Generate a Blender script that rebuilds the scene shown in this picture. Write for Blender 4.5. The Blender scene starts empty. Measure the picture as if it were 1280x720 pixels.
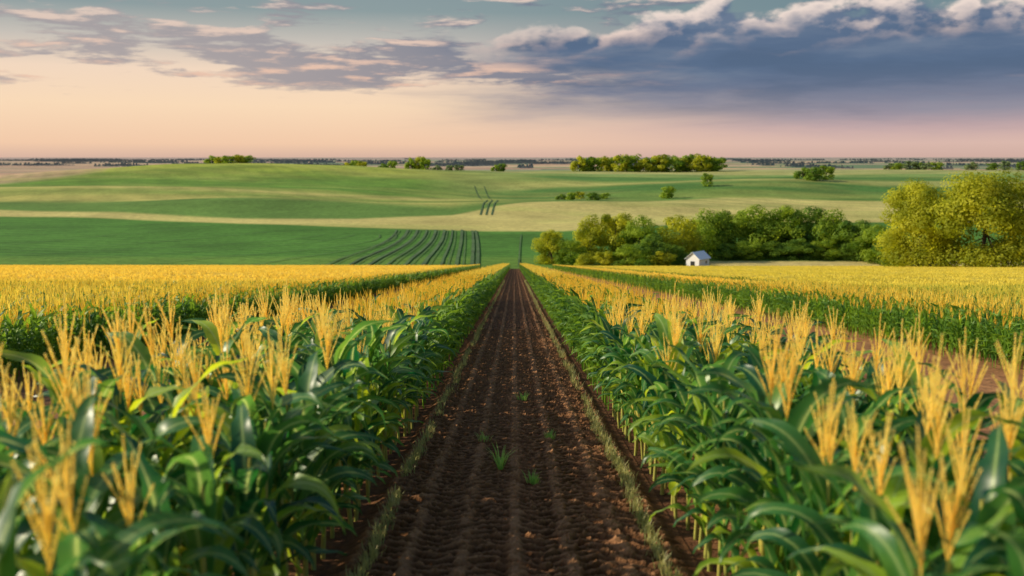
import bpy, math, random
import numpy as np
from mathutils import Vector
R=math.radians
rng=np.random.default_rng(7); random.seed(7)
S=bpy.context.scene; COL=S.collection
PITCH=math.atan(165/1244); SL=0.105; CAMH=2.6

# ------------------------------------------------------------------ mesh helpers
def lin(r,g,b):
    f=lambda c:(c/255/12.92 if c/255<=.04045 else ((c/255+.055)/1.055)**2.4)
    return (f(r),f(g),f(b),1)
def mesh_np(name,V,F,mats,mi=None,attr=None,col=None,smooth=False):
    V=np.asarray(V,dtype=np.float32); F=np.asarray(F,dtype=np.int32)
    m=bpy.data.meshes.new(name)
    m.vertices.add(len(V)); m.vertices.foreach_set('co',V.ravel())
    n=len(F); m.loops.add(n*4); m.loops.foreach_set('vertex_index',F.ravel())
    m.polygons.add(n); m.polygons.foreach_set('loop_start',np.arange(0,n*4,4,dtype=np.int32))
    m.polygons.foreach_set('loop_total',np.full(n,4,dtype=np.int32))
    for x in mats: m.materials.append(x)
    if mi is not None: m.polygons.foreach_set('material_index',np.asarray(mi,dtype=np.int32))
    m.polygons.foreach_set('use_smooth',np.full(n,bool(smooth)))
    m.update(calc_edges=True)
    if attr is not None:
        a=m.attributes.new('tint','FLOAT','POINT'); a.data.foreach_set('value',np.asarray(attr,dtype=np.float32))
    if col is not None:
        a=m.attributes.new('Col','FLOAT_COLOR','POINT'); a.data.foreach_set('color',np.asarray(col,dtype=np.float32).ravel())
    return m
def ob(name,m,parent=None):
    o=bpy.data.objects.new(name,m); COL.objects.link(o)
    if parent: o.parent=parent
    return o
def tag(o,label=None,cat=None,group=None,kind=None):
    if label: o['label']=label
    if cat: o['category']=cat
    if group: o['group']=group
    if kind: o['kind']=kind
    return o
class MB:
    def __init__(s): s.V=[];s.F=[];s.M=[];s.A=[];s.n=0
    def add(s,V,F,mat=0,a=None):
        V=np.asarray(V,float);F=np.asarray(F,int)
        s.V.append(V);s.F.append(F+s.n);s.M.append(np.full(len(F),mat) if np.isscalar(mat) else mat)
        s.A.append(np.zeros(len(V)) if a is None else (np.full(len(V),a) if np.isscalar(a) else a)); s.n+=len(V)
    def arr(s): return np.concatenate(s.V),np.concatenate(s.F),np.concatenate(s.M),np.concatenate(s.A)
    def mesh(s,name,mats,smooth=False):
        V,F,M,A=s.arr(); return mesh_np(name,V,F,mats,M,A,smooth=smooth)
def tube(pts,rad,sides=5):
    pts=np.asarray(pts,float);n=len(pts);V=[];F=[]
    for i,p in enumerate(pts):
        t=pts[min(i+1,n-1)]-pts[max(i-1,0)];t=t/(np.linalg.norm(t)+1e-9)
        a=np.cross(t,[0.3,1,0.1]);a/=np.linalg.norm(a)+1e-9;b=np.cross(t,a)
        for k in range(sides):
            an=2*math.pi*k/sides;V.append(p+rad[i]*(a*math.cos(an)+b*math.sin(an)))
    for i in range(n-1):
        for k in range(sides):
            F.append([i*sides+k,i*sides+(k+1)%sides,(i+1)*sides+(k+1)%sides,(i+1)*sides+k])
    return np.array(V),np.array(F)
def box(x0,x1,y0,y1,z0,z1):
    V=[(x,y,z) for z in(z0,z1) for y in(y0,y1) for x in(x0,x1)]
    return V,[[0,2,3,1],[4,5,7,6],[0,1,5,4],[2,6,7,3],[0,4,6,2],[1,3,7,5]]
def hashn(ix,iy,seed):
    h=(ix.astype(np.int64)*374761393+iy.astype(np.int64)*668265263+seed*974711)&0xffffffff
    h=((h^(h>>13))*1274126177)&0xffffffff
    return ((h^(h>>16))&0xffff)/65535.0
def vnoise(x,y,seed=0):
    ix=np.floor(x);iy=np.floor(y);fx=x-ix;fy=y-iy;fx=fx*fx*(3-2*fx);fy=fy*fy*(3-2*fy)
    a=hashn(ix,iy,seed);b=hashn(ix+1,iy,seed);c=hashn(ix,iy+1,seed);d=hashn(ix+1,iy+1,seed)
    return (a*(1-fx)+b*fx)*(1-fy)+(c*(1-fx)+d*fx)*fy
def fbm(x,y,oc=4,seed=0):
    r=0;am=.5
    for k in range(oc): r=r+am*vnoise(x*2**k,y*2**k,seed+k*17);am*=.5
    return r
def sstep(a,b,x):
    t=np.clip((x-a)/(b-a),0,1);return t*t*(3-2*t)

# ------------------------------------------------------------------ materials
def newmat(name):
    m=bpy.data.materials.new(name);m.use_nodes=True;nt=m.node_tree;nt.nodes.clear()
    return m,nt,nt.nodes.new('ShaderNodeOutputMaterial')
def ramp(nt,stops,interp='LINEAR'):
    r=nt.nodes.new('ShaderNodeValToRGB');r.color_ramp.interpolation=interp
    e=r.color_ramp.elements
    while len(e)<len(stops): e.new(.5)
    for i,(p,c) in enumerate(stops): e[i].position=p;e[i].color=c
    return r
def foliage_mat(name,dark,light,rib=None,transl=.35,rough=.45,nscale=3.,use_tint=True,random_obj=False,spec=.5,tv=1.7,mid=None,hue=.5):
    m,nt,out=newmat(name);N=nt.nodes.new;L=nt.links.new
    geo=N('ShaderNodeNewGeometry');no=N('ShaderNodeTexNoise');no.inputs['Scale'].default_value=nscale;no.inputs['Detail'].default_value=2
    L(geo.outputs['Position'],no.inputs['Vector'])
    at=N('ShaderNodeAttribute');at.attribute_name='tint'
    fac=N('ShaderNodeMapRange');fac.inputs[1].default_value=.3;fac.inputs[2].default_value=.7
    L(no.outputs['Fac'],fac.inputs[0])
    last=fac.outputs[0]
    if use_tint:
        a=N('ShaderNodeMath');a.operation='MULTIPLY_ADD';L(last,a.inputs[0]);a.inputs[1].default_value=.45;L(at.outputs['Fac'],a.inputs[2]);last=a.outputs[0]
    if random_obj:
        oi=N('ShaderNodeObjectInfo');a=N('ShaderNodeMath');a.operation='MULTIPLY_ADD';L(oi.outputs['Random'],a.inputs[0]);a.inputs[1].default_value=.5;L(last,a.inputs[2]);last=a.outputs[0]
    r=ramp(nt,[(0,dark),(1,light)] if mid is None else [(0,dark),(.55,mid),(1,light)]);L(last,r.inputs[0]);colr=r.outputs[0]
    if rib:
        mx=N('ShaderNodeMix');mx.data_type='RGBA'
        a2=N('ShaderNodeAttribute');a2.attribute_name='rib'
        pw=N('ShaderNodeMath');pw.operation='POWER';L(a2.outputs['Fac'],pw.inputs[0]);pw.inputs[1].default_value=9
        L(pw.outputs[0],mx.inputs[0]);L(colr,mx.inputs[6]);mx.inputs[7].default_value=rib;colr=mx.outputs[2]
    p=N('ShaderNodeBsdfPrincipled');p.inputs['Roughness'].default_value=rough;p.inputs['Specular IOR Level'].default_value=spec;L(colr,p.inputs['Base Color'])
    if transl<=0:
        L(p.outputs[0],out.inputs[0]);return m
    t=N('ShaderNodeBsdfTranslucent')
    hs=N('ShaderNodeHueSaturation');hs.inputs['Hue'].default_value=hue;hs.inputs['Saturation'].default_value=1.05;hs.inputs['Value'].default_value=tv;L(colr,hs.inputs['Color']);L(hs.outputs[0],t.inputs['Color'])
    mi=N('ShaderNodeMixShader');mi.inputs[0].default_value=transl;L(p.outputs[0],mi.inputs[1]);L(t.outputs[0],mi.inputs[2]);L(mi.outputs[0],out.inputs[0])
    return m
LEAF=foliage_mat('corn_leaf',(.010,.075,.034,1),(.33,.47,.035,1),mid=(.055,.20,.035,1),rib=(.36,.50,.16,1),transl=.45,rough=.38,nscale=1.6,use_tint=True,random_obj=True,spec=.55,tv=2.1,hue=.465)
LEAFF=foliage_mat('corn_leaf_far',(.018,.10,.02,1),(.22,.38,.035,1),transl=.40,rough=.5,nscale=.7,tv=1.9,hue=.48,spec=.35)
TASS=foliage_mat('corn_tassel',(.93,.68,.14,1),(1,.90,.34,1),transl=.55,rough=.8,nscale=2,spec=.1,tv=1.2,hue=.5)
TASSF=foliage_mat('corn_tassel_far',(.84,.55,.06,1),(1,.76,.15,1),transl=.45,rough=.8,nscale=.12,spec=.05,tv=1.15,hue=.5)
TASSG=foliage_mat('corn_tassel_green',(.60,.50,.055,1),(.92,.75,.13,1),transl=.42,rough=.8,nscale=.06,spec=.05,tv=1.1)
STALK=foliage_mat('corn_stalk',(.22,.28,.05,1),(.55,.45,.1,1),transl=.0,rough=.5,nscale=6)
HUSK=foliage_mat('corn_husk',(.5,.46,.07,1),(.9,.72,.16,1),transl=.25,rough=.5,nscale=9,tv=1.1)
GRASS=foliage_mat('grass_blade',(.14,.20,.05,1),(.55,.50,.20,1),transl=.4,rough=.5,nscale=2)
WEED=foliage_mat('weed_leaf',(.2,.38,.07,1),(.46,.64,.15,1),transl=.45,rough=.6,nscale=4)
BARK=foliage_mat('bark',(.035,.024,.016,1),(.1,.075,.05,1),transl=0,rough=.9,nscale=4)
CR={'yellow':foliage_mat('crown_yellow_green',(.11,.17,.010,1),(.64,.61,.05,1),transl=.46,rough=.6,nscale=.25,hue=.495,spec=.15),
    'mid':foliage_mat('crown_mid_green',(.05,.14,.014,1),(.42,.52,.05,1),transl=.46,rough=.6,nscale=.25,hue=.49,spec=.15),
    'dark':foliage_mat('crown_dark_green',(.028,.10,.018,1),(.26,.38,.04,1),transl=.42,rough=.6,nscale=.25,hue=.485,spec=.15),
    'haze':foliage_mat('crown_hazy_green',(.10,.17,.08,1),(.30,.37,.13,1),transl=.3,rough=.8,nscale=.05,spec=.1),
    'horizon':foliage_mat('crown_horizon_hazed',(.13,.165,.17,1),(.24,.26,.22,1),transl=.0,rough=.9,nscale=.01,spec=.05)}  # haze and horizon sets carry bluish aerial haze in their colours
def soil_mat(name,bumps=((30,.5),(6,.4))):
    m,nt,out=newmat(name);N=nt.nodes.new;L=nt.links.new
    geo=N('ShaderNodeNewGeometry');at=N('ShaderNodeAttribute');at.attribute_name='Col'
    p=N('ShaderNodeBsdfPrincipled');p.inputs['Roughness'].default_value=.92;p.inputs['Specular IOR Level'].default_value=.1
    c=at.outputs['Color'];prev=None
    for s,st in bumps:
        no=N('ShaderNodeTexNoise');no.inputs['Scale'].default_value=s;no.inputs['Detail'].default_value=5;no.inputs['Roughness'].default_value=.65;L(geo.outputs['Position'],no.inputs['Vector'])
        mr=N('ShaderNodeMapRange');mr.inputs[1].default_value=.3;mr.inputs[2].default_value=.7;mr.inputs[3].default_value=.76;mr.inputs[4].default_value=1.24;L(no.outputs['Fac'],mr.inputs[0])
        mx=N('ShaderNodeVectorMath');mx.operation='SCALE';L(c,mx.inputs[0]);L(mr.outputs[0],mx.inputs['Scale']);c=mx.outputs[0]
        if s>1:
            b=N('ShaderNodeBump');b.inputs['Strength'].default_value=st;b.inputs['Distance'].default_value=.5/s;L(no.outputs['Fac'],b.inputs['Height'])
            if prev: L(prev,b.inputs['Normal'])
            prev=b.outputs[0]
    if prev: L(prev,p.inputs['Normal'])
    L(c,p.inputs['Base Color']);L(p.outputs[0],out.inputs[0]);return m
GROUND=soil_mat('ground_fields',((9,.7),(2.2,.7),(.35,.3),(.02,.3)))
PATHM=soil_mat('tilled_soil',((60,.7),(14,.6)))
def plain(name,c,rough=.6,nscale=5,var=.15):
    m,nt,out=newmat(name);N=nt.nodes.new;L=nt.links.new
    tc=N('ShaderNodeTexCoord');no=N('ShaderNodeTexNoise');no.inputs['Scale'].default_value=nscale;no.inputs['Detail'].default_value=4;L(tc.outputs['Object'],no.inputs['Vector'])
    r=ramp(nt,[(.3,tuple(x*(1-var) for x in c[:3])+(1,)),(.7,tuple(min(1,x*(1+var)) for x in c[:3])+(1,))]);L(no.outputs['Fac'],r.inputs[0])
    p=N('ShaderNodeBsdfPrincipled');p.inputs['Roughness'].default_value=rough;L(r.outputs[0],p.inputs['Base Color']);L(p.outputs[0],out.inputs[0]);return m
WHITE=plain('white_boards',(.80,.80,.79),.6,5,.05);ROOFW=plain('pale_roof',(.68,.74,.80),.4,5,.06);DARK=plain('dark_opening',(.03,.035,.04),.3);TRACK=plain('track_soil',(.05,.11,.022),.9,.06,.4)

# ------------------------------------------------------------------ terrain
tb=np.array([(200,-29),(300,-31.3),(400,-32.5),(560,-31),(700,-29.5),(813,-28),(1000,-23),(1300,-17),(1500,-18),(1900,-25),(2600,-32),(6000,-35),(40000,-45)])
lg=np.linspace(math.log(200),math.log(40000),800);zz=np.interp(lg,np.log(tb[:,0]),tb[:,1])
k=np.hanning(31);k/=k.sum();zz=np.convolve(np.pad(zz,15,mode='edge'),k,mode='valid')
def bump(X,Y,u,Yc,sx,sy,a):
    Xc=(u-640)/1244*Yc;return a*np.exp(-((X-Xc)/sx)**2-((Y-Yc)/sy)**2)
def zt(X,Y):
    X=np.asarray(X,float);Y=np.asarray(Y,float)
    near=-SL*Y
    far=np.interp(np.log(np.maximum(Y,200)),lg,zz)
    far=far+bump(X,Y,280,1130,250,150,14.5)+bump(X,Y,60,800,190,80,8)+bump(X,Y,330,640,100,45,4.5)
    far=far+bump(X,Y,960,900,110,70,8)-bump(X,Y,640,900,80,100,6)+bump(X,Y,1250,1150,220,160,4)-bump(X,Y,-100,1300,400,250,6)
    far=far+bump(X,Y,760,640,80,45,4)
    far=far+(fbm(X/200,Y/200,3,5)-.44)*10*sstep(380,700,Y)*(1-.6*sstep(1100,1400,Y))
    w=sstep(288,335,Y)
    return near*(1-w)+far*w
cols=820;T=np.linspace(-.95,.95,cols)
Ys=np.unique(np.concatenate([np.linspace(-15,30,60),np.linspace(30,280,90),np.linspace(280,700,230),np.linspace(700,1500,220),np.geomspace(1500,30000,110)]))
YY,TT=np.meshgrid(Ys,T,indexing='ij');XX=TT*(YY+70);ZZ=zt(XX,YY)
U=640+1244*XX/np.maximum(YY,1)
C=np.zeros(XX.shape+(4,));C[...,3]=1
def mixc(w,c):
    for i in range(3): C[...,i]=C[...,i]*(1-w)+c[i]*w
mixc(np.ones_like(XX),(.38,.19,.085))
n1=fbm(XX/1.5,YY/6,4,3)
mixc(sstep(.38,.58,n1)*.5,(.25,.115,.05))
mixc((.5+.5*np.sin(XX*2*math.pi/.76+fbm(XX,YY/3,2,40)*2))*.35*(YY<300),(.21,.10,.042))
mixc((1-sstep(1.6,2.2,np.abs(XX)))*(YY<310),(.12,.053,.026))
mixc(sstep(303,306,YY),(.07,.19,.030))
wob=(fbm(XX/90,YY/90,3,9)-.45)
def bl(pts,soft=.006):
    p=np.array(pts,float);b=np.interp(U,p[:,0],p[:,1]);b=b*(1+wob*.03);return sstep(-soft,soft,(YY-b)/b)
mixc(sstep(.38,.62,fbm((XX+YY*.6)/60,(YY-XX*.5)/22,3,21))*.5*(YY>306),(.045,.13,.022))
mixc((.5+.5*np.sin((XX*.35+YY+fbm(XX/60,YY/60,2,8)*20)*2*math.pi/9))*.32*(YY>306),(.14,.28,.045))
mixc(sstep(303,306,YY)*(1-sstep(330,350,YY))*.3,(.22,.30,.05))
mixc(sstep(306,309,YY)*(1-sstep(326,329,YY))*sstep(845,860,U),(.50,.40,.15))
B1=bl([(-600,560),(0,560),(150,540),(300,505),(450,480),(600,462),(700,462),(900,520),(1900,520)],.012)
mixc(B1,(.54,.46,.16))
mixc(B1*(.5+.5*np.sin((XX*.5+YY)*2*math.pi/14))*.2,(.36,.38,.12))
mixc(B1*sstep(.4,.62,fbm(XX/70,YY/40,3,66))*.4,(.36,.40,.10))
B2=bl([(-600,660),(0,600),(150,572),(300,540),(440,535),(560,560),(640,640),(720,720),(900,770),(1080,740),(1300,700),(1900,700)],.015)
mixc(B2,(.12,.22,.045))
L_=1-sstep(500,690,U)
B3=bl([(-600,700),(0,690),(200,660),(420,640),(560,620),(700,700)],.04)
mixc(B3*L_,(.46,.42,.12))
B3b=bl([(-600,760),(0,750),(200,735),(420,715),(560,700),(700,760)],.03)
mixc(B3b*L_,(.19,.28,.055))
B3c=bl([(-600,800),(0,790),(200,775),(420,750),(560,740),(700,790)],.03)
mixc(B3c*L_,(.48,.43,.13))
B4=bl([(-600,880),(0,850),(120,840),(330,800),(480,790),(640,820)],.03)
mixc(B4*L_,(.14,.26,.038))
mixc(B4*L_*sstep(960,1120,YY)*.75,(.44,.46,.07))
B5=bl([(-600,900),(0,950),(60,1000),(130,1060),(200,1400),(640,1400)],.03)
mixc(B5*L_*(1-sstep(80,200,U)),(.54,.36,.22))
mixc((1-L_)*bl([(500,800),(700,860),(900,840),(1100,800),(1500,780)],.02),(.075,.18,.04))
mixc((1-L_)*bl([(500,900),(700,960),(900,900),(1100,870),(1500,900)],.02),(.38,.39,.12))
mixc((1-L_)*bl([(500,960),(700,1020),(900,940),(1100,950),(1500,1000)],.015),(.10,.21,.05))
mixc((1-L_)*bl([(500,1100),(700,1120),(900,1060),(1100,1080),(1500,1100)],.015),(.22,.32,.09))
mixc((1-L_)*bl([(500,1170),(700,1200),(900,1140),(1100,1170),(1500,1170)],.015),(.40,.40,.15))
sf=sstep(.35,.65,fbm((XX+YY*.8)/160,(YY-XX*.4)/30,3,51))*sstep(620,760,YY)
mixc(sf*.35,(.08,.16,.03))
mixc((.5+.5*np.sin((XX*.9+YY*.5+fbm(XX/150,YY/150,2,18)*120)*2*math.pi/26))*.22*sstep(600,700,YY),(.07,.15,.03))
sf=sstep(.4,.65,fbm((XX-YY*.5)/200,(YY+XX*.3)/45,3,151))*sstep(620,760,YY)
mixc(sf*.3,(.48,.44,.12))
far=sstep(1330,1360,YY)
lY=np.log(np.maximum(YY,1));q=lY*13+XX/np.maximum(YY,1)*1.3
cell=np.floor(q);cx=np.floor(XX/np.maximum(YY,1)*3.2+hashn(cell,cell*0,3)*3)
hsh=hashn(cell,cx,11)
pal=np.array([(.50,.36,.20),(.20,.27,.13),(.42,.27,.18),(.28,.33,.16),(.54,.40,.26),(.15,.22,.12),(.42,.30,.22)])
pc=pal[(hsh*6.99).astype(int)]
for i in range(3): C[...,i]=C[...,i]*(1-far)+pc[...,i]*far
mixc(far*(1-sstep(260,420,U))*.55,(.56,.35,.25))
mixc(sstep(3000,14000,YY)*.55,(.33,.29,.31))  # aerial haze painted into the ground colour, stronger with distance
V=np.stack([XX,YY,ZZ],-1).reshape(-1,3);nr,nc=XX.shape
ii=(np.arange(nr-1)[:,None]*nc+np.arange(nc-1)[None]).ravel()
F=np.stack([ii,ii+1,ii+nc+1,ii+nc],1)
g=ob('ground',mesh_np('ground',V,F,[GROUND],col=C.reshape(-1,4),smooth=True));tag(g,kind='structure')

# tilled path
xs=np.linspace(-1.56,1.56,180)
ys=np.concatenate([np.arange(5,16,.018),np.arange(16,36,.045),np.arange(36,100,.3),np.arange(100,306,2)])
PY,PX=np.meshgrid(ys,xs,indexing='ij')
PXw=PX+(fbm(PY/2.5,PX*0,2,4)-.4)*.04+(fbm(PY*3,PX*4,3,14)-.45)*.06
cen=np.array([-1.15,-.69,-.23,.23,.69,1.15])
near_i=np.abs(PXw[...,None]-cen).argmin(-1);xc=cen[near_i];dx=np.abs(PXw-xc)
brk=sstep(.28,.52,fbm(PX*5,PY*9,3,61))
rid=sstep(.13,.20,dx)*(.35+.65*brk)
sgn=np.where(near_i%2==0,1,-1)
ph=PY/.17+dx*3.2*sgn+near_i*.37
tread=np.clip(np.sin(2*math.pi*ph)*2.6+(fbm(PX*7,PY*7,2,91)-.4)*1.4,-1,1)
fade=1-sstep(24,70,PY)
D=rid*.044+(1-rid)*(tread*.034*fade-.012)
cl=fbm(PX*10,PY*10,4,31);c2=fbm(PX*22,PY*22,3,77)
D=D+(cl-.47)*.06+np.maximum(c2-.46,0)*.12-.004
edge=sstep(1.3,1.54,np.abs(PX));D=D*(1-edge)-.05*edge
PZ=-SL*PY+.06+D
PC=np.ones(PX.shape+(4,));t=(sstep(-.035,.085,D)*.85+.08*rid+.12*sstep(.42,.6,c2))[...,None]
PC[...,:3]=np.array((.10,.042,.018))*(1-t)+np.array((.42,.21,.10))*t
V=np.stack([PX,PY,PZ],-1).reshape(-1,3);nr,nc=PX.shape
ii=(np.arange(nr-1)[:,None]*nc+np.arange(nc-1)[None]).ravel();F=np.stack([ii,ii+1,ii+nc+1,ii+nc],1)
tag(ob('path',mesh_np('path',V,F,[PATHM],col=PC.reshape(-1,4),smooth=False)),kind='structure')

# tractor tracks in the green field and beyond
mb=MB()
def ribbon(us,Yv,w):
    Yv=np.asarray(Yv,float);yy=np.linspace(Yv[0],Yv[-1],90)
    c=np.polyfit(Yv,us,min(2,len(Yv)-1));u=np.polyval(c,yy)
    X=(u-640)/1244*yy;P=np.stack([X,yy],1);tn=np.gradient(P,axis=0);tn/=np.linalg.norm(tn,axis=1)[:,None];nn=np.stack([-tn[:,1],tn[:,0]],1)
    w=w*(.75+.5*fbm(yy/12,yy*0,2,int(us[0]))[:,None]*1.1)
    a=P+nn*w/2;b=P-nn*w/2
    Va=np.column_stack([a,zt(a[:,0],a[:,1])+.3]);Vb=np.column_stack([b,zt(b[:,0],b[:,1])+.3])
    n=len(yy);V=np.concatenate([Va,Vb]);F=[[i,i+1,n+i+1,n+i] for i in range(n-1)];mb.add(V,F)
for kx,(s,e) in enumerate([(395,492),(424,506),(450,518),(474,530),(498,541),(522,552),(546,562),(566,574)]):
    ribbon([s,s+(e-s)*.62,e],[308,370,466],1.3 if kx%3 else .9)
    ribbon([s+9,s+9+(e+1-s-5)*.60,e+4],[308,370,462],.4)
ribbon([586,588,587],[308,380,462],1.2);ribbon([593,594,591],[308,380,462],1.2);ribbon([645,648],[308,440],.5)
for s,e in ((600,606),(607,612),(614,619)): ribbon([s-3,s,e],[565,620,760],.9)
for s,e in ((600,590),(612,602)): ribbon([s,s-4,e],[770,850,960],.8)
ribbon([-60,120,330],[345,385,455],.5);ribbon([-40,170,400],[338,370,440],.45);ribbon([-80,60,260],[360,410,480],.5);ribbon([60,240,440],[325,360,440],.45);ribbon([180,320,470],[318,350,440],.45);ribbon([300,390,490],[312,345,445],.6)
tag(ob('tractor_track',mb.mesh('tractor_track',[TRACK])),kind='structure')

# ------------------------------------------------------------------ corn
def leaf(length,width,az,z0,a0,a1,segs,across=2,roll=0,wave=.016,droopx=1.6,drift=0.,ph=0):
    V=[];rib=[];pos=np.array([0,0,z0],float);ds=length/segs
    for i in range(segs+1):
        t=i/segs;a=a0+(a1-a0)*t**droopx;az_=az+drift*t*t
        h=np.array([math.cos(az_),math.sin(az_),0]);tg=h*math.cos(a)+np.array([0,0,math.sin(a)])
        Nn=-h*math.sin(a)+np.array([0,0,math.cos(a)]);sd=np.array([-math.sin(az_),math.cos(az_),0])
        r=roll*t;s=sd*math.cos(r)+Nn*math.sin(r);nn=Nn*math.cos(r)-sd*math.sin(r)
        w=width*min(1,.45+t*3)*(1-t**2.6)+.002
        if across==2:
            e1=wave*math.sin(t*19+ph);e2=wave*math.sin(t*17+2+ph)
            V+= [pos+s*w/2+nn*(.22*w*(1-t*.6)+e1),pos,pos-s*w/2+nn*(.22*w*(1-t*.6)+e2)];rib+=[0,1,0]
        else: V+=[pos+s*w/2,pos-s*w/2];rib+=[0,0]
        pos=pos+tg*ds
    F=[];c=across+1
    for i in range(segs):
        for j in range(across): F.append([i*c+j,i*c+j+1,(i+1)*c+j+1,(i+1)*c+j])
    return np.array(V),np.array(F),np.array(rib,float)
def leaf_params(n,rs,H=1.45):
    ps=[];az0=rs.uniform(0,6.28)
    for i in range(n):
        f=i/(n-1);z0=.26+f*(H-.42)
        ps.append(dict(length=rs.uniform(.72,.98)*(1-.36*abs(f-.5)**1.2*1.3),width=rs.uniform(.115,.16),az=az0+math.pi*(i%2)+rs.uniform(-.5,.5),z0=z0,
            a0=R(rs.uniform(66,85)),a1=R(rs.uniform(-95,-35)) if f<.8 else R(rs.uniform(-60,20)),roll=rs.uniform(-1.2,1.2),drift=rs.uniform(-.6,.6),ph=rs.uniform(0,6)))
    return ps
def tassel(z0,rs,detail):
    m=MB();nb=10 if detail==2 else (6 if detail==1 else 5)
    for b in range(nb+1):
        if b==0: base=z0;L=rs.uniform(.52,.66);an=R(rs.uniform(0,4))
        else: base=z0+.03+.2*b/nb;L=rs.uniform(.22,.38);an=R(rs.uniform(8,25)*(1.25-.5*b/nb))
        az=b*2.4+rs.uniform(-.4,.4);p=np.array([0,0,base]);pts=[p];n=5 if detail==2 else (2 if detail==1 else 1)
        for i in range(n):
            a=an*(1+.3*i/n);p=p+np.array([math.sin(a)*math.cos(az),math.sin(a)*math.sin(az),math.cos(a)])*L/n;pts.append(p)
        pts=np.array(pts)
        if detail==2:
            V,F=tube(pts,np.linspace(.004,.0018,len(pts)),5);m.add(V,F,0,.3)
            ns=int(L/.016)
            for s in range(ns):
                t=(s+.5)/ns
                if b==0 and t<.3: continue
                if b and t<.12: continue
                c=np.array([np.interp(t*n,np.arange(n+1),pts[:,k]) for k in range(3)])
                for q in range(3):
                    aa=rs.uniform(0,6.28);o=np.array([math.cos(aa),math.sin(aa),0]);tp=c+o*.0065+np.array([0,0,.019]);sd=np.array([-o[1],o[0],0])*.0031
                    mid=(c+tp)/2+o*.0025
                    m.add([c,mid+sd,tp,mid-sd],[[0,1,2,3]],0,rs.uniform(.2,.9))
        else:
            w=(.016 if detail==1 else .034)
            for k2 in range(2 if detail==1 else 1):
                aa=rs.uniform(0,3.14);sd=np.array([math.cos(aa),math.sin(aa),0])*w/2
                V=[];
                for i,q in enumerate(pts):
                    f=(.5,1,.35)[i] if len(pts)==3 else (1,.4)[i]
                    V+=[q+sd*f,q-sd*f]
                m.add(V,[[2*i,2*i+1,2*i+3,2*i+2] for i in range(len(pts)-1)],0,rs.uniform(.15,.75))
    return m.arr()
def add_rib(m,rib):
    a=m.attributes.new('rib','FLOAT','POINT');a.data.foreach_set('value',np.asarray(rib,dtype=np.float32))
protos=[]
for v in range(8):
    rs=np.random.default_rng(100+v);H=rs.uniform(1.34,1.5)
    parts=[]
    zs=np.linspace(0,H+.05,9);pts=np.column_stack([np.sin(zs*2+v)*.012,np.cos(zs*1.7+v)*.012-.012,zs])
    V,F=tube(pts,np.linspace(.021,.009,9),7);m=mesh_np('stalk',V,F,[STALK],attr=np.linspace(.2,.5,len(V)),smooth=True);parts.append(('stalk',m))
    for p in leaf_params(11,rs,H):
        V,F,rb=leaf(segs=13,**p);m=mesh_np('leaf',V,F,[LEAF],attr=np.full(len(V),rs.uniform(-.35,.3)),smooth=True);add_rib(m,rb);parts.append(('leaf',m))
    az=rs.uniform(0,6.28);d=np.array([math.cos(az)*.38,math.sin(az)*.38,.92]);b=np.array([0,0,.62+rs.uniform(-.1,.1)])
    V,F=tube([b+d*s for s in (0,.03,.09,.15,.2,.235)],[.008,.024,.031,.028,.015,.002],8);parts.append(('ear',mesh_np('ear',V,F,[HUSK],attr=np.full(len(V),.3),smooth=True)))
    V,F,M,A=tassel(H,rs,2);parts.append(('tassel',mesh_np('tassel',V,F,[TASS],attr=A)))
    protos.append(parts)
def far_plant(nl,segs,across,td,seed,wmul=1.,leafscale=1.,tas=True):
    rs=np.random.default_rng(seed);m=MB()
    for p in leaf_params(nl,rs):
        p['width']*=wmul;p['length']*=leafscale;V,F,rb=leaf(segs=segs,across=across,**p);m.add(V,F,0,rs.uniform(0,.6))
    if tas: V,F,M,A=tassel(1.40,rs,td);m.add(V,F,1,A)
    V,F=tube([[0,0,0],[0,0,1.45]],[.014,.008],3);m.add(V,F,0,.5)
    return m.arr()
L1=[far_plant(9,6,2,1,300+i,.98,.9) for i in range(6)]
L1h=[far_plant(10,6,2,1,350+i,.98,.9,i%2==0) for i in range(6)]
L2=[far_plant(6,3,1,0,400+i,1.15,.92) for i in range(6)]
def clump(seed):
    rs=np.random.default_rng(seed);m=MB()
    for i in range(2):
        V,F,rb=leaf(.7,.14,rs.uniform(0,6.28),rs.uniform(.5,.9),R(60),R(-60),2,1);V=V+[rs.uniform(-.35,.35),rs.uniform(-.35,.35),0];m.add(V,F,0,rs.uniform(0,.6))
    for i in range(14):
        x,y=rs.uniform(-.42,.42),rs.uniform(-.6,.6);a=rs.uniform(0,3.14);h=rs.uniform(1.46,1.6);s=np.array([math.cos(a),math.sin(a),0])*.075;b=np.array([x,y,1.05]);t_=np.array([x+rs.uniform(-.12,.12),y,h])
        m.add([b-s,b+s,t_+s*.6,t_-s*.6],[[0,1,2,3]],1,rs.uniform(.3,.6))
    return m.arr()
L3=[clump(500+i) for i in range(8)]
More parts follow.
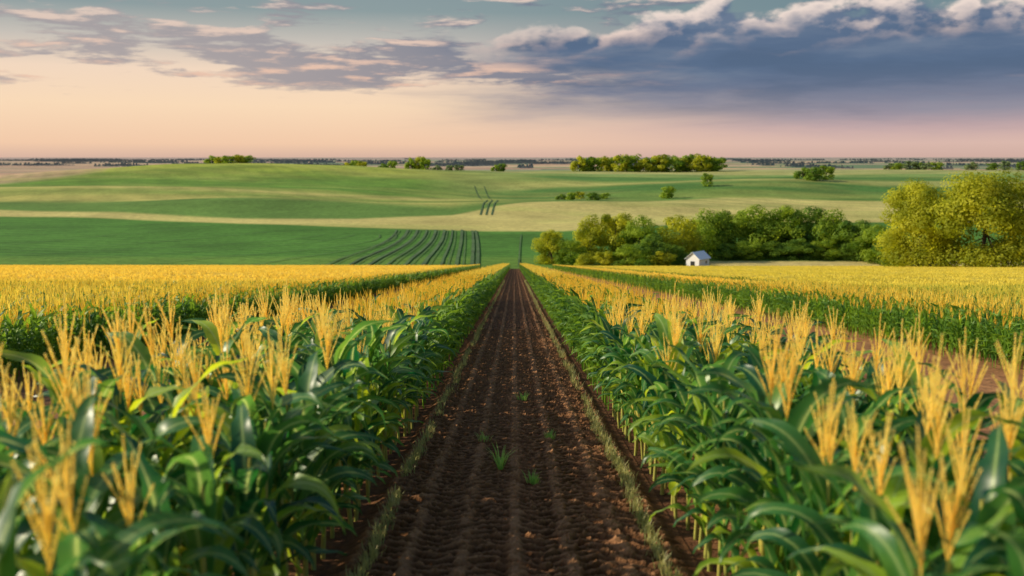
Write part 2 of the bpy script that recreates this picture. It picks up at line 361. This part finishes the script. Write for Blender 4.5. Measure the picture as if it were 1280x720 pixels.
def scatter(mb,prot,P,scale,tilt=0):
    n=len(P);vi=rng.integers(0,len(prot),n);rot=rng.uniform(0,6.28,n);sc=scale*rng.uniform(.93,1.06,n)
    if prot is L3: rot=rng.integers(0,2,n)*math.pi+rng.uniform(-.1,.1,n)
    z=zt(P[:,0],P[:,1])
    for v in range(len(prot)):
        V,F,M,A=prot[v];k=np.where(vi==v)[0]
        if len(k)==0: continue
        c=np.cos(rot[k])[:,None];s=np.sin(rot[k])[:,None];q=sc[k][:,None]
        W=np.stack([(V[None,:,0]*c-V[None,:,1]*s)*q+P[k,0][:,None],(V[None,:,0]*s+V[None,:,1]*c)*q+P[k,1][:,None],V[None,:,2]*q+z[k][:,None]],-1)
        FF=(F[None]+(np.arange(len(k))*len(V))[:,None,None]).reshape(-1,4)
        tn=rng.uniform(-.1,.15,len(k))
        mb.add(W.reshape(-1,3),FF,np.tile(M,len(k)),(A[None]+tn[:,None]).ravel())
rows={-1:[1.64,2.2,2.78,3.38],1:[1.66,2.2,2.74,3.28]}
cand=[]
for s in (-1,1):
    for ri,r in enumerate(rows[s]):
        y=2.9+rng.uniform(0,.3)
        while y<34:
            x=s*r+rng.uniform(-.06,.06)
            cand.append((y,x,r/y<.60,ri));y+=(.31 if ri==0 else .34)*rng.uniform(.8,1.2)
vis=sorted([c for c in cand if c[2]])
near=vis[:300];rest=[(c[1],c[0]) for c in vis[300:]]
lab={(-1,1):'corn plant with golden tassel in the near strip left of the dirt path',(1,1):'corn plant with golden tassel in the near strip right of the dirt path',
     (-1,0):'leafy corn plant without a tassel in the near strip left of the dirt path',(1,0):'leafy corn plant without a tassel in the near strip right of the dirt path'}
grp={(-1,1):'tasselled corn plants left of the path',(1,1):'tasselled corn plants right of the path',(-1,0):'leafy corn plants left of the path',(1,0):'leafy corn plants right of the path'}
for i,(y,x,_,ri) in enumerate(near):
    s=-1 if x<0 else 1;outer=ri>=2
    has=int(rng.random()<((.92 if outer else .4)+.01*max(0,y-6)))
    root=bpy.data.objects.new('corn_plant',None);COL.objects.link(root);root.empty_display_size=.1
    root.location=(x,y,-SL*y);root.rotation_euler=(rng.uniform(-.07,.07),rng.uniform(-.07,.07),rng.uniform(0,6.28));q=rng.uniform(.9,1.12)*((.96 if s>0 else 1.03) if outer else 1.0);root.scale=(q,q,q)
    tag(root,lab[(s,has)],'corn plant',grp[(s,has)])
    for nm,me in protos[int(rng.integers(0,8))]:
        if nm=='tassel' and not has: continue
        c=bpy.data.objects.new(nm,me);COL.objects.link(c);c.parent=root
rest=np.array(rest)
def rowpts(X,y0,y1,sp,jx=.05):
    y=np.arange(y0,y1,sp)+rng.uniform(-.3,.3,len(np.arange(y0,y1,sp)))*sp
    return np.column_stack([X+rng.uniform(-jx,jx,len(y)),y])
for s,nm in ((-1,'left'),(1,'right')):
    mb=MB();P=rest[(rest[:,0]*s)>0];inn=np.abs(P[:,0])<1.95
    scatter(mb,L1h,P[inn],1.0);scatter(mb,L1,P[~inn],.96)
    scatter(mb,L1h,np.concatenate([rowpts(s*r,34,62,.30) for r in rows[s][:1]]),.98)
    scatter(mb,L1,np.concatenate([rowpts(s*r,34,62,.30) for r in rows[s][1:]]),.95)
    scatter(mb,L2,np.concatenate([rowpts(s*r,62,304,.36) for r in rows[s]]),.95)
    tag(ob('corn_rows',mb.mesh('corn_rows',[LEAFF,TASSF])),'long strip of tasselled corn running into the distance %s of the dirt path'%nm,'corn',None,'stuff')
def field(s,x0,x1,tm,label,sc=.80):
    mb=MB();fr=[x0,x0+.5]
    scatter(mb,L1h,np.concatenate([rowpts(s*r,max(14,r/.62),85,.22) for r in fr[:1]]),sc*.88)
    scatter(mb,L1,np.concatenate([rowpts(s*r,max(14,r/.62),85,.24) for r in fr[1:]]),sc)
    scatter(mb,L2,np.concatenate([rowpts(s*r,85,302,.36) for r in fr]),sc)
    P=[];r=x0+1.1
    while r<min(x1,42):
        y0=max(14,r/.66)
        if y0<58: P.append(rowpts(s*r,y0,58,.22))
        r+=.76
    scatter(mb,L2,np.concatenate(P),sc)
    P=[];r=x0+1.2
    while r<x1:
        y0=max(58,r/.66)
        if y0<302: P.append(rowpts(s*r,y0,302,1.0,.04))
        r+=1.55
    scatter(mb,L3,np.concatenate(P),sc)
    xs=np.arange(x0+.9,x1,1.0);ys=np.concatenate([np.arange(12,80,.7),np.arange(80,302,2.2)])
    Y,X=np.meshgrid(ys,xs,indexing='ij');X=X*s+(rng.random(X.shape)-.5)*.5
    Z=zt(X,Y)+(.86+.27*sstep(45,90,Y))*sc/.80+(rng.random(X.shape)-.5)*.22;n=len(xs)
    ii=(np.arange(len(ys)-1)[:,None]*n+np.arange(n-1)[None]).ravel();F=np.stack([ii,ii+1,ii+n+1,ii+n],1)
    yc=np.repeat(ys[:-1],n-1);mm=(rng.random(len(F))<.2+.8*sstep(25,70,yc)).astype(int)
    mb.add(np.stack([X,Y,Z],-1).reshape(-1,3),F,mm,.3)
    tag(ob('corn_field',mb.mesh('corn_field',[LEAFF,tm])),label,'corn',None,'stuff')
field(-1,10.6,185,TASSF,'wide golden corn field left of the bare soil strip',.82)
field(1,11.6,16.2,TASSF,'narrow golden corn strip right of the bare soil with a green side',.79)
field(1,18.4,185,TASSG,'wide yellow green field on the right reaching the big trees',.70)

# ------------------------------------------------------------------ grass and weeds
def blades(mb,P,hs,w=.008):
    for (x,y),h in zip(P,hs):
        z=-SL*y+.03;az=rng.uniform(0,6.28);l=rng.uniform(.1,.6)*h;sd=np.array([-math.sin(az),math.cos(az),0])*w*.5;o=np.array([math.cos(az),math.sin(az),0])
        b=np.array([x,y,z]);m=b+o*l*.35+[0,0,h*.6];t=b+o*l+[0,0,h*.95]
        mb.add([b-sd,b+sd,m+sd*.9,m-sd*.9,t+sd*.1,t-sd*.1],[[0,1,2,3],[3,2,4,5]],0,rng.uniform(0,.9))
for s,nm in ((-1,'left'),(1,'right')):
    mb=MB();P=[];hs=[]
    for y0,y1,n in ((6,16,2200),(16,40,2000),(40,120,1500)):
        y=rng.uniform(y0,y1,n);keep=fbm(y*1.3,y*0,2,8+s)>.26
        y=y[keep];x=s*(1.25+rng.normal(0,.035,len(y))+(fbm(y*.8,y*0,2,18)-.4)*.12);P+=list(zip(x,y));hs+=list(rng.uniform(.04,.19,len(y))**1.1*(1+y/60))
    blades(mb,P,hs,.010);tag(ob('grass',mb.mesh('grass',[GRASS])),'thin line of grass along the %s edge of the dirt path'%nm,'grass',None,'stuff')
def tuft(x,y,h,n,label,spread=.04):
    mb=MB()
    for i in range(n):
        az=rng.uniform(0,6.28);q=h*rng.uniform(.4,1);w=.006;sd=np.array([-math.sin(az),math.cos(az),0])*w;o=np.array([math.cos(az),math.sin(az),0]);b=o*rng.uniform(0,spread);l=q*rng.uniform(.2,.8)
        m=b+o*l*.4+[0,0,q*.6];t=b+o*l+[0,0,q*.9];mb.add([b-sd,b+sd,m+sd,m-sd,t+sd*.1,t-sd*.1],[[0,1,2,3],[3,2,4,5]],0,rng.uniform(0,.6))
    o=ob('weed_tuft',mb.mesh('weed_tuft',[WEED]));o.location=(x,y,-SL*y+.08);tag(o,label,'weed')
tuft(-.17,11.6,.34,38,'upright green grass tuft in the middle of the dirt path')
tuft(.20,10.8,.17,32,'low green weed on the path, nearest tuft to the camera',.08)
tuft(-.42,13.4,.15,30,'small weed near the left side of the dirt path',.08)
tuft(.50,13.6,.16,34,'small weed right of the middle of the dirt path',.08)
tuft(.15,17.5,.20,40,'faint green weed farthest along the dirt path',.10)

# ------------------------------------------------------------------ trees
def crown(seed,nb,nl,ls,zlo=.1,br0=.11,br1=.19,trunk=True):
    rs=np.random.default_rng(seed);cs=[]
    for i in range(nb):
        d=rs.normal(size=3);d/=np.linalg.norm(d);r=rs.uniform(.35,1.08)**.6
        c=np.array([d[0]*.36*r,d[1]*.36*r,(zlo+.95)/2+d[2]*r*(.95-zlo)*.42])
        if c[2]<.45: c[:2]*=1.18
        cs.append((c,rs.uniform(br0,br1),rs.uniform(.05,.45)))
    for q in range(nb//7):
        an=q*2.4;cs[q]=(np.array([math.cos(an)*.24,math.sin(an)*.24,zlo+.12]),br1,.12)
    idx=rs.integers(0,nb,nl);c=np.array([cs[i][0] for i in idx]);br=np.array([cs[i][1] for i in idx]);tn=np.array([cs[i][2] for i in idx])
    d=rs.normal(size=(nl,3));d/=np.linalg.norm(d,axis=1)[:,None];p=c+d*br[:,None]*(rs.random(nl)**.3)[:,None]*np.array([1.1,1.1,.85])
    p[:,2]=np.abs(p[:,2])+.01
    a=d+rs.normal(size=(nl,3))*.22+np.array([0,0,.2]);a/=np.linalg.norm(a,axis=1)[:,None]
    h=rs.normal(size=(nl,3));e1=np.cross(a,h);e1/=np.linalg.norm(e1,axis=1)[:,None];e2=np.cross(a,e1)
    s=(ls*rs.uniform(.6,1.4,nl))[:,None]
    V=np.stack([p-e1*s,p-e2*s*.6,p+e1*s,p+e2*s*.6],1).reshape(-1,3);F=np.arange(nl*4).reshape(-1,4)
    A=np.repeat(tn+rs.uniform(-.07,.07,nl),4)
    m=MB();V0,F0=tube([[0,0,-.03],[.01,0,.15],[0,.01,.4],[.01,0,.7]],[.024,.018,.011,.003],7);m.add(V0,F0,0,.3)
    for c_,r_,_ in cs[:14]:
        z0=rs.uniform(.12,.4);V0,F0=tube([[0,0,z0],[c_[0]*.5,c_[1]*.5,(z0+c_[2])/2+.02],c_],[.007,.004,.0015],5);m.add(V0,F0,0,.3)
    return mesh_np('crown',V,F,[CR['mid']],attr=A),m.mesh('trunk',[BARK],True)
BIG=[crown(600+i,76,32000,.012,.02,.09,.17) for i in range(3)]
MID=[crown(620+i,36,8500,.021,-.02,.11,.19) for i in range(5)]
SML=[crown(640+i,16,1200,.052,.0,.14,.22) for i in range(4)]
def tree(name,u,Y,h,w,kind,lib,label,cat='tree',group=None,i=0,sink=.2):
    X=(u-640)/1244*Y;r=bpy.data.objects.new(name,None);COL.objects.link(r);r.location=(X,Y,float(zt(X,Y))-sink);r.scale=(w/.95,w/.95,h);r.rotation_euler=(0,0,i*1.9+.4)
    tag(r,label,cat,group);cm,tm=lib[i%len(lib)]
    c=ob('crown',cm,r);c.material_slots[0].link='OBJECT';c.material_slots[0].material=CR[kind]
    ob('trunk',tm,r)
tree('tree',1148,262,25,24,'yellow',BIG,'large round yellow green tree, left one of the two big trees at the right','tree',None,0)
tree('tree',1228,252,27.5,29,'yellow',BIG,'tallest broad yellow green tree at the right edge of the golden field','tree',None,1)
tree('tree',1302,300,27,20,'dark',BIG,'dark green tree cut off by the right edge behind the tallest tree','tree',None,2)
line=[(686,322,12,13,'yellow'),(710,316,9,11,'mid'),(734,332,15.5,14,'yellow'),(766,334,17,16,'yellow'),(797,326,16,15,'mid'),(812,314,11,13,'dark'),(846,330,16,16,'yellow'),
 (882,342,17,18,'mid'),(912,345,17.5,18,'mid'),(943,345,18.5,20,'mid'),(975,346,19,19,'mid'),(1006,345,18.5,19,'dark'),(1036,340,17,18,'mid'),(1064,334,14.5,16,'dark'),(1092,326,13,15,'mid'),(1112,318,11,12,'dark')]
OR=['first','second','third','fourth','fifth','sixth','seventh','eighth','ninth','tenth','eleventh','twelfth','thirteenth','fourteenth','fifteenth','sixteenth','seventeenth','eighteenth']
CN={'yellow':'yellow green','mid':'mid green','dark':'dark green'}
for i,(u,Y,h,w,kd) in enumerate(line):
    tree('tree',u,Y,h,w,kd,MID,'%s bushy tree, %s from the left in the tree line beside the white shed'%(CN[kd],OR[i]),'tree','trees in the line beside the white shed',i)
for i,(u,Y,h,w,kd) in enumerate([(728,307,5,7,'yellow'),(752,308,6,8,'yellow'),(780,307,8,10,'mid'),(826,310,6.5,9,'yellow'),(842,318,7,8,'dark'),(905,332,6,10,'dark'),(935,333,7,12,'mid'),(965,334,6.5,12,'dark'),(996,333,8,12,'dark'),(1028,333,7,12,'mid'),(1060,332,6.5,12,'dark'),(1090,330,6,11,'mid')]):
    tree('shrub',u,Y,h,w,kd,MID,'low %s shrub, %s from the left along the foot of the tree line'%(CN[kd],OR[i]),'shrub','shrubs at the foot of the tree line',i+2)
def run(name,u0,u1,n,Y,h,w,kinds,text,grp,cat='tree'):
    for i in range(n):
        u=u0+(u1-u0)*(i+.5)/n+random.uniform(-.25,.25)*(u1-u0)/n
        tree(name,u,Y+random.uniform(-18,18),h*random.uniform(.85,1.1),w*random.uniform(.85,1.2),kinds[i%len(kinds)],SML,text%OR[i] if '%s' in text else text,cat,grp,i)
run('tree',716,894,18,1290,23,26,['yellow','mid','mid','yellow','mid'],'tree, %s from the left in the long grove on the far ridge right of centre','trees in the long far grove')
run('tree',258,316,5,1165,11,18,['mid','yellow'],'small tree, %s from the left in the clump on top of the green hill','trees on top of the green hill')
run('tree',424,458,3,1330,15,17,['yellow','mid'],'small tree, %s from the left in the clump just right of the green hill','trees right of the green hill')
run('tree',470,494,2,1330,14,16,['dark','mid'],'small dark tree, %s from the left between the two far clumps left of centre','dark trees left of centre')
run('tree',506,534,3,1290,19,17,['mid','yellow'],'brighter tree, %s from the left in the tall far clump left of centre','trees of the tall far clump')
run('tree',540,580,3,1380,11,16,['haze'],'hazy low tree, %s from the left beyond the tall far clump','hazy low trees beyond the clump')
run('tree',612,628,2,1300,11,13,['mid','dark'],'small lone tree, %s from the left near the middle of the far ridge','small pair of ridge trees')
run('shrub',692,756,5,790,6.5,11,['dark','mid','yellow'],'round bush, %s from the left in the row on the pale field','bushes in the row on the pale field','shrub')
tree('tree',830,785,11,14,'mid',SML,'round lone tree standing in the green field below the long grove','tree',None,1)
tree('tree',879,860,12,12,'mid',SML,'small round tree right of the lone tree in the green field','tree',None,2)
run('tree',994,1030,3,900,13,16,['dark','dark','mid'],'dark tree, %s from the left in the small clump above the tree line','trees in the small dark clump')
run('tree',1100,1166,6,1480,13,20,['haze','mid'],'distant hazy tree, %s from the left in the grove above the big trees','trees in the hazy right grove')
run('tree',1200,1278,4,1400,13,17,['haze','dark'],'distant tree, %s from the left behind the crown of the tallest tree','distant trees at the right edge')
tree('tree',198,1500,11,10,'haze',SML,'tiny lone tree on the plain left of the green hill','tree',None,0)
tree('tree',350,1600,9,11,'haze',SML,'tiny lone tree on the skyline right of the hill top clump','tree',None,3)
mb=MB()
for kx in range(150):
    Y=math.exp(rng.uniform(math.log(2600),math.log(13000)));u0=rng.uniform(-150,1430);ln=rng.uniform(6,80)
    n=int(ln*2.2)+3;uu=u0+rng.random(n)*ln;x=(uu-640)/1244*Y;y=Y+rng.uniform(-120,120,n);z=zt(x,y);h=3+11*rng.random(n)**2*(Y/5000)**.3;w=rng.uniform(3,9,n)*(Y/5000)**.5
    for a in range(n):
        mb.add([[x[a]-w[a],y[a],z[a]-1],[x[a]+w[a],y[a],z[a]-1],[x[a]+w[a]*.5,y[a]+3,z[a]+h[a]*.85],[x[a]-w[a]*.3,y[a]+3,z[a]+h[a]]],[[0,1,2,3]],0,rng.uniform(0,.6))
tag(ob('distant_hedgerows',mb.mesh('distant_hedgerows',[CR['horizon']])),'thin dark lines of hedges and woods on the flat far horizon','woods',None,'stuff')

# ------------------------------------------------------------------ white shed
Y=308;X=(870-640)/1244*Y
sh=bpy.data.objects.new('shed',None);COL.objects.link(sh);sh.location=(X,Y,float(zt(X,Y))+.3);sh.rotation_euler=(0,0,R(52))
tag(sh,'small white gabled shed with pale roof in front of the tree line','shed')
L_h,W_h,Hh,Rh=3.4,2.2,2.9,4.8
V=[(-L_h,-W_h,-.6),(L_h,-W_h,-.6),(L_h,W_h,-.6),(-L_h,W_h,-.6),(-L_h,-W_h,Hh),(L_h,-W_h,Hh),(L_h,W_h,Hh),(-L_h,W_h,Hh),(-L_h,0,Rh-.08),(L_h,0,Rh-.08)]
me=bpy.data.meshes.new('wall');me.from_pydata(V,[],[[0,1,5,4],[2,3,7,6],[0,4,8,7,3],[1,2,6,9,5]]);me.materials.append(WHITE);ob('wall',me,sh)
mb=MB()
for s in (-1,1):
    a=np.array([0,0,Rh]);e=np.array([0,s*(W_h+.45),Hh-.3])
    x0,x1=-L_h-.4,L_h+.4
    V=[(x0,a[1],a[2]),(x1,a[1],a[2]),(x1,e[1],e[2]),(x0,e[1],e[2]),(x0,a[1],a[2]+.14),(x1,a[1],a[2]+.14),(x1,e[1],e[2]+.14),(x0,e[1],e[2]+.14)]
    mb.add(V,[[0,1,2,3],[4,5,6,7],[3,2,6,7],[0,3,7,4],[1,2,6,5]])
ob('roof',mb.mesh('roof',[ROOFW]),sh)
mb=MB();mb.add(*box(-L_h-.06,-L_h-.01,-.7,.7,.02,2.1));ob('door',mb.mesh('door',[DARK]),sh)
mb=MB();mb.add(*box(.9,1.8,-W_h-.05,-W_h-.005,1.2,2.0));ob('window',mb.mesh('window',[DARK]),sh)
mb=MB();mb.add(*box(.8,1.9,-W_h-.08,-W_h-.003,1.08,1.17));ob('window_sill',mb.mesh('window_sill',[WHITE]),sh)

# ------------------------------------------------------------------ light
EL=R(27);AZ=R(-86)
sd=bpy.data.lights.new('sun','SUN');sd.energy=5;sd.angle=R(.6);sd.color=(1,.875,.63);so=bpy.data.objects.new('sun',sd);COL.objects.link(so)
dirv=Vector((math.sin(AZ)*math.cos(EL),math.cos(AZ)*math.cos(EL),math.sin(EL)));so.rotation_euler=dirv.to_track_quat('Z','Y').to_euler()
W=bpy.data.worlds.new('World');S.world=W;W.use_nodes=True;nt=W.node_tree;nt.nodes.clear();N=nt.nodes.new;L=nt.links.new
def M(op,a,b=None,c=None,clamp=False):
    n=N('ShaderNodeMath');n.operation=op;n.use_clamp=clamp
    for i,x in enumerate((a,b,c)):
        if x is None: continue
        if isinstance(x,(int,float)): n.inputs[i].default_value=x
        else: L(x,n.inputs[i])
    return n.outputs[0]
def SS(x,a,b,lo=0.,hi=1.):
    if a>b: a,b,lo,hi=b,a,hi,lo
    n=N('ShaderNodeMapRange');n.interpolation_type='SMOOTHSTEP';L(x,n.inputs[0])
    n.inputs[1].default_value=a;n.inputs[2].default_value=b;n.inputs[3].default_value=lo;n.inputs[4].default_value=hi;return n.outputs[0]
def MX(f,a,b):
    n=N('ShaderNodeMix');n.data_type='RGBA'
    if isinstance(f,float): n.inputs[0].default_value=f
    else: L(f,n.inputs[0])
    for i,x in ((6,a),(7,b)):
        if isinstance(x,tuple): n.inputs[i].default_value=x
        else: L(x,n.inputs[i])
    return n.outputs[2]
tc=N('ShaderNodeTexCoord');sp=N('ShaderNodeSeparateXYZ');L(tc.outputs['Generated'],sp.inputs[0])
u=M('DIVIDE',M('ARCTAN2',sp.outputs[0],sp.outputs[1]),.475);w=M('DIVIDE',M('ARCSINE',sp.outputs[2]),.15)
wr=M('MULTIPLY',w,.5)
rl=ramp(nt,[(0,lin(218,182,162)),(.04,lin(242,202,170)),(.16,lin(249,218,184)),(.27,lin(242,216,192)),(.36,lin(200,193,184)),(.46,lin(142,158,160)),(.9,lin(105,130,150))]);L(wr,rl.inputs[0])
rr=ramp(nt,[(0,lin(208,174,162)),(.04,lin(218,184,172)),(.09,lin(202,172,170)),(.17,lin(148,144,158)),(.3,lin(102,116,140)),(.45,lin(116,140,148)),(.9,lin(100,125,145))]);L(wr,rr.inputs[0])
base=MX(SS(u,-.4,.8),rl.outputs[0],rr.outputs[0])
def noise(ox,oy,sx,sy,sc,det=8,rough=.58,dist=.2,z=1.7):
    cb=N('ShaderNodeCombineXYZ');L(M('MULTIPLY_ADD',u,sx,ox),cb.inputs[0]);L(M('MULTIPLY_ADD',w,sy,oy),cb.inputs[1]);cb.inputs[2].default_value=z
    n=N('ShaderNodeTexNoise');n.inputs['Scale'].default_value=sc;n.inputs['Detail'].default_value=det;n.inputs['Roughness'].default_value=rough;n.inputs['Distortion'].default_value=dist;L(cb.outputs[0],n.inputs['Vector']);return n.outputs['Fac']
# left and centre: layered broken clouds
mL=M('MULTIPLY',M('MULTIPLY',SS(w,.36,.62),SS(w,1.08,.84)),SS(u,.15,-.25))
mC=M('MULTIPLY',M('MULTIPLY',SS(w,.38,.54),SS(w,.80,.62)),M('MULTIPLY',SS(u,.4,.0),SS(u,-.9,-.3)))
bL=M('MULTIPLY_ADD',mC,.14,M('MULTIPLY',mL,.09))
def dL(ox,oy): return M('ADD',noise(ox,oy,1.5,2.9,3.2,10,.57,.15,4.2),bL)
a1=dL(0,0);a2=dL(-.03,.12)
clL=M('MULTIPLY',SS(a1,.55,.66),SS(w,.28,.48));litL=SS(M('SUBTRACT',a1,a2),.0,.16)
cL=MX(litL,MX(SS(u,-.8,.1),lin(164,157,160),lin(118,124,142)),MX(SS(w,.45,.95),lin(230,190,168),lin(228,206,192)))
# right: large cumulus bank with bright puffy tops
top=M('ADD',M('MULTIPLY',SS(u,-.12,.5),.13),.79)
ws=M('SUBTRACT',w,top)
CN_=(3.4,2.0,2.4,9,.5,.05,8.3)
n0=noise(0,0,*CN_);n1_=noise(-.08,.13,*CN_)
b1=M('ADD',M('MULTIPLY',ws,-1.0),M('MULTIPLY',M('SUBTRACT',n0,.5),.66))
mR=SS(M('ADD',w,M('MULTIPLY',M('SUBTRACT',noise(5,1,.9,2.6,2.0,8,.6,.3,3.3),.5),.4)),.10,.48)
wisp=noise(9,3,1.0,3.2,2.2,9,.58,.3,6.1)
lm=SS(M('ADD',u,M('MULTIPLY',M('SUBTRACT',wisp,.5),1.2)),-.28,.34)
clR=M('MULTIPLY',M('MULTIPLY',SS(b1,-.01,.07),mR),lm)
edge=SS(b1,.26,.0);litR=M('MULTIPLY',M('MULTIPLY',SS(M('SUBTRACT',n0,n1_),-.10,.08),edge),SS(w,.5,.8))
soft=noise(2,7,1.4,2.8,2.4,7,.55,.2,2.2)
dkR=MX(SS(w,.12,.6),lin(148,143,157),lin(90,110,138));dkR=MX(M('MULTIPLY',SS(soft,.47,.66),.35),dkR,lin(130,142,160));dkR=MX(M('MULTIPLY',SS(soft,.5,.35),.35),dkR,lin(76,96,122))
cR=MX(litR,dkR,MX(SS(w,.55,.95),lin(232,196,180),lin(252,232,218)))
col=MX(M('MULTIPLY',clL,.88),base,cL);col=MX(clR,col,cR)
sky=N('ShaderNodeTexSky');sky.sky_type='NISHITA';sky.sun_disc=False;sky.sun_elevation=EL;sky.sun_rotation=AZ
sc=N('ShaderNodeVectorMath');sc.operation='SCALE';L(sky.outputs[0],sc.inputs[0]);sc.inputs['Scale'].default_value=.14
col=MX(SS(w,1.3,3.0),col,sc.outputs[0])
bg=N('ShaderNodeBackground');L(col,bg.inputs[0]);bg.inputs[1].default_value=1.;wo=N('ShaderNodeOutputWorld');L(bg.outputs[0],wo.inputs[0])

# ------------------------------------------------------------------ camera
cd=bpy.data.cameras.new('camera');cam=bpy.data.objects.new('camera',cd);COL.objects.link(cam);S.camera=cam
cd.lens=35;cd.sensor_width=36;cd.clip_start=.1;cd.clip_end=60000
cam.location=(0,0,CAMH);cam.rotation_euler=(R(90)-PITCH,0,R(.15))
cd.dof.use_dof=True;cd.dof.focus_distance=20;cd.dof.aperture_fstop=1.2
S.view_settings.view_transform='Standard';S.view_settings.look='None';S.view_settings.exposure=0
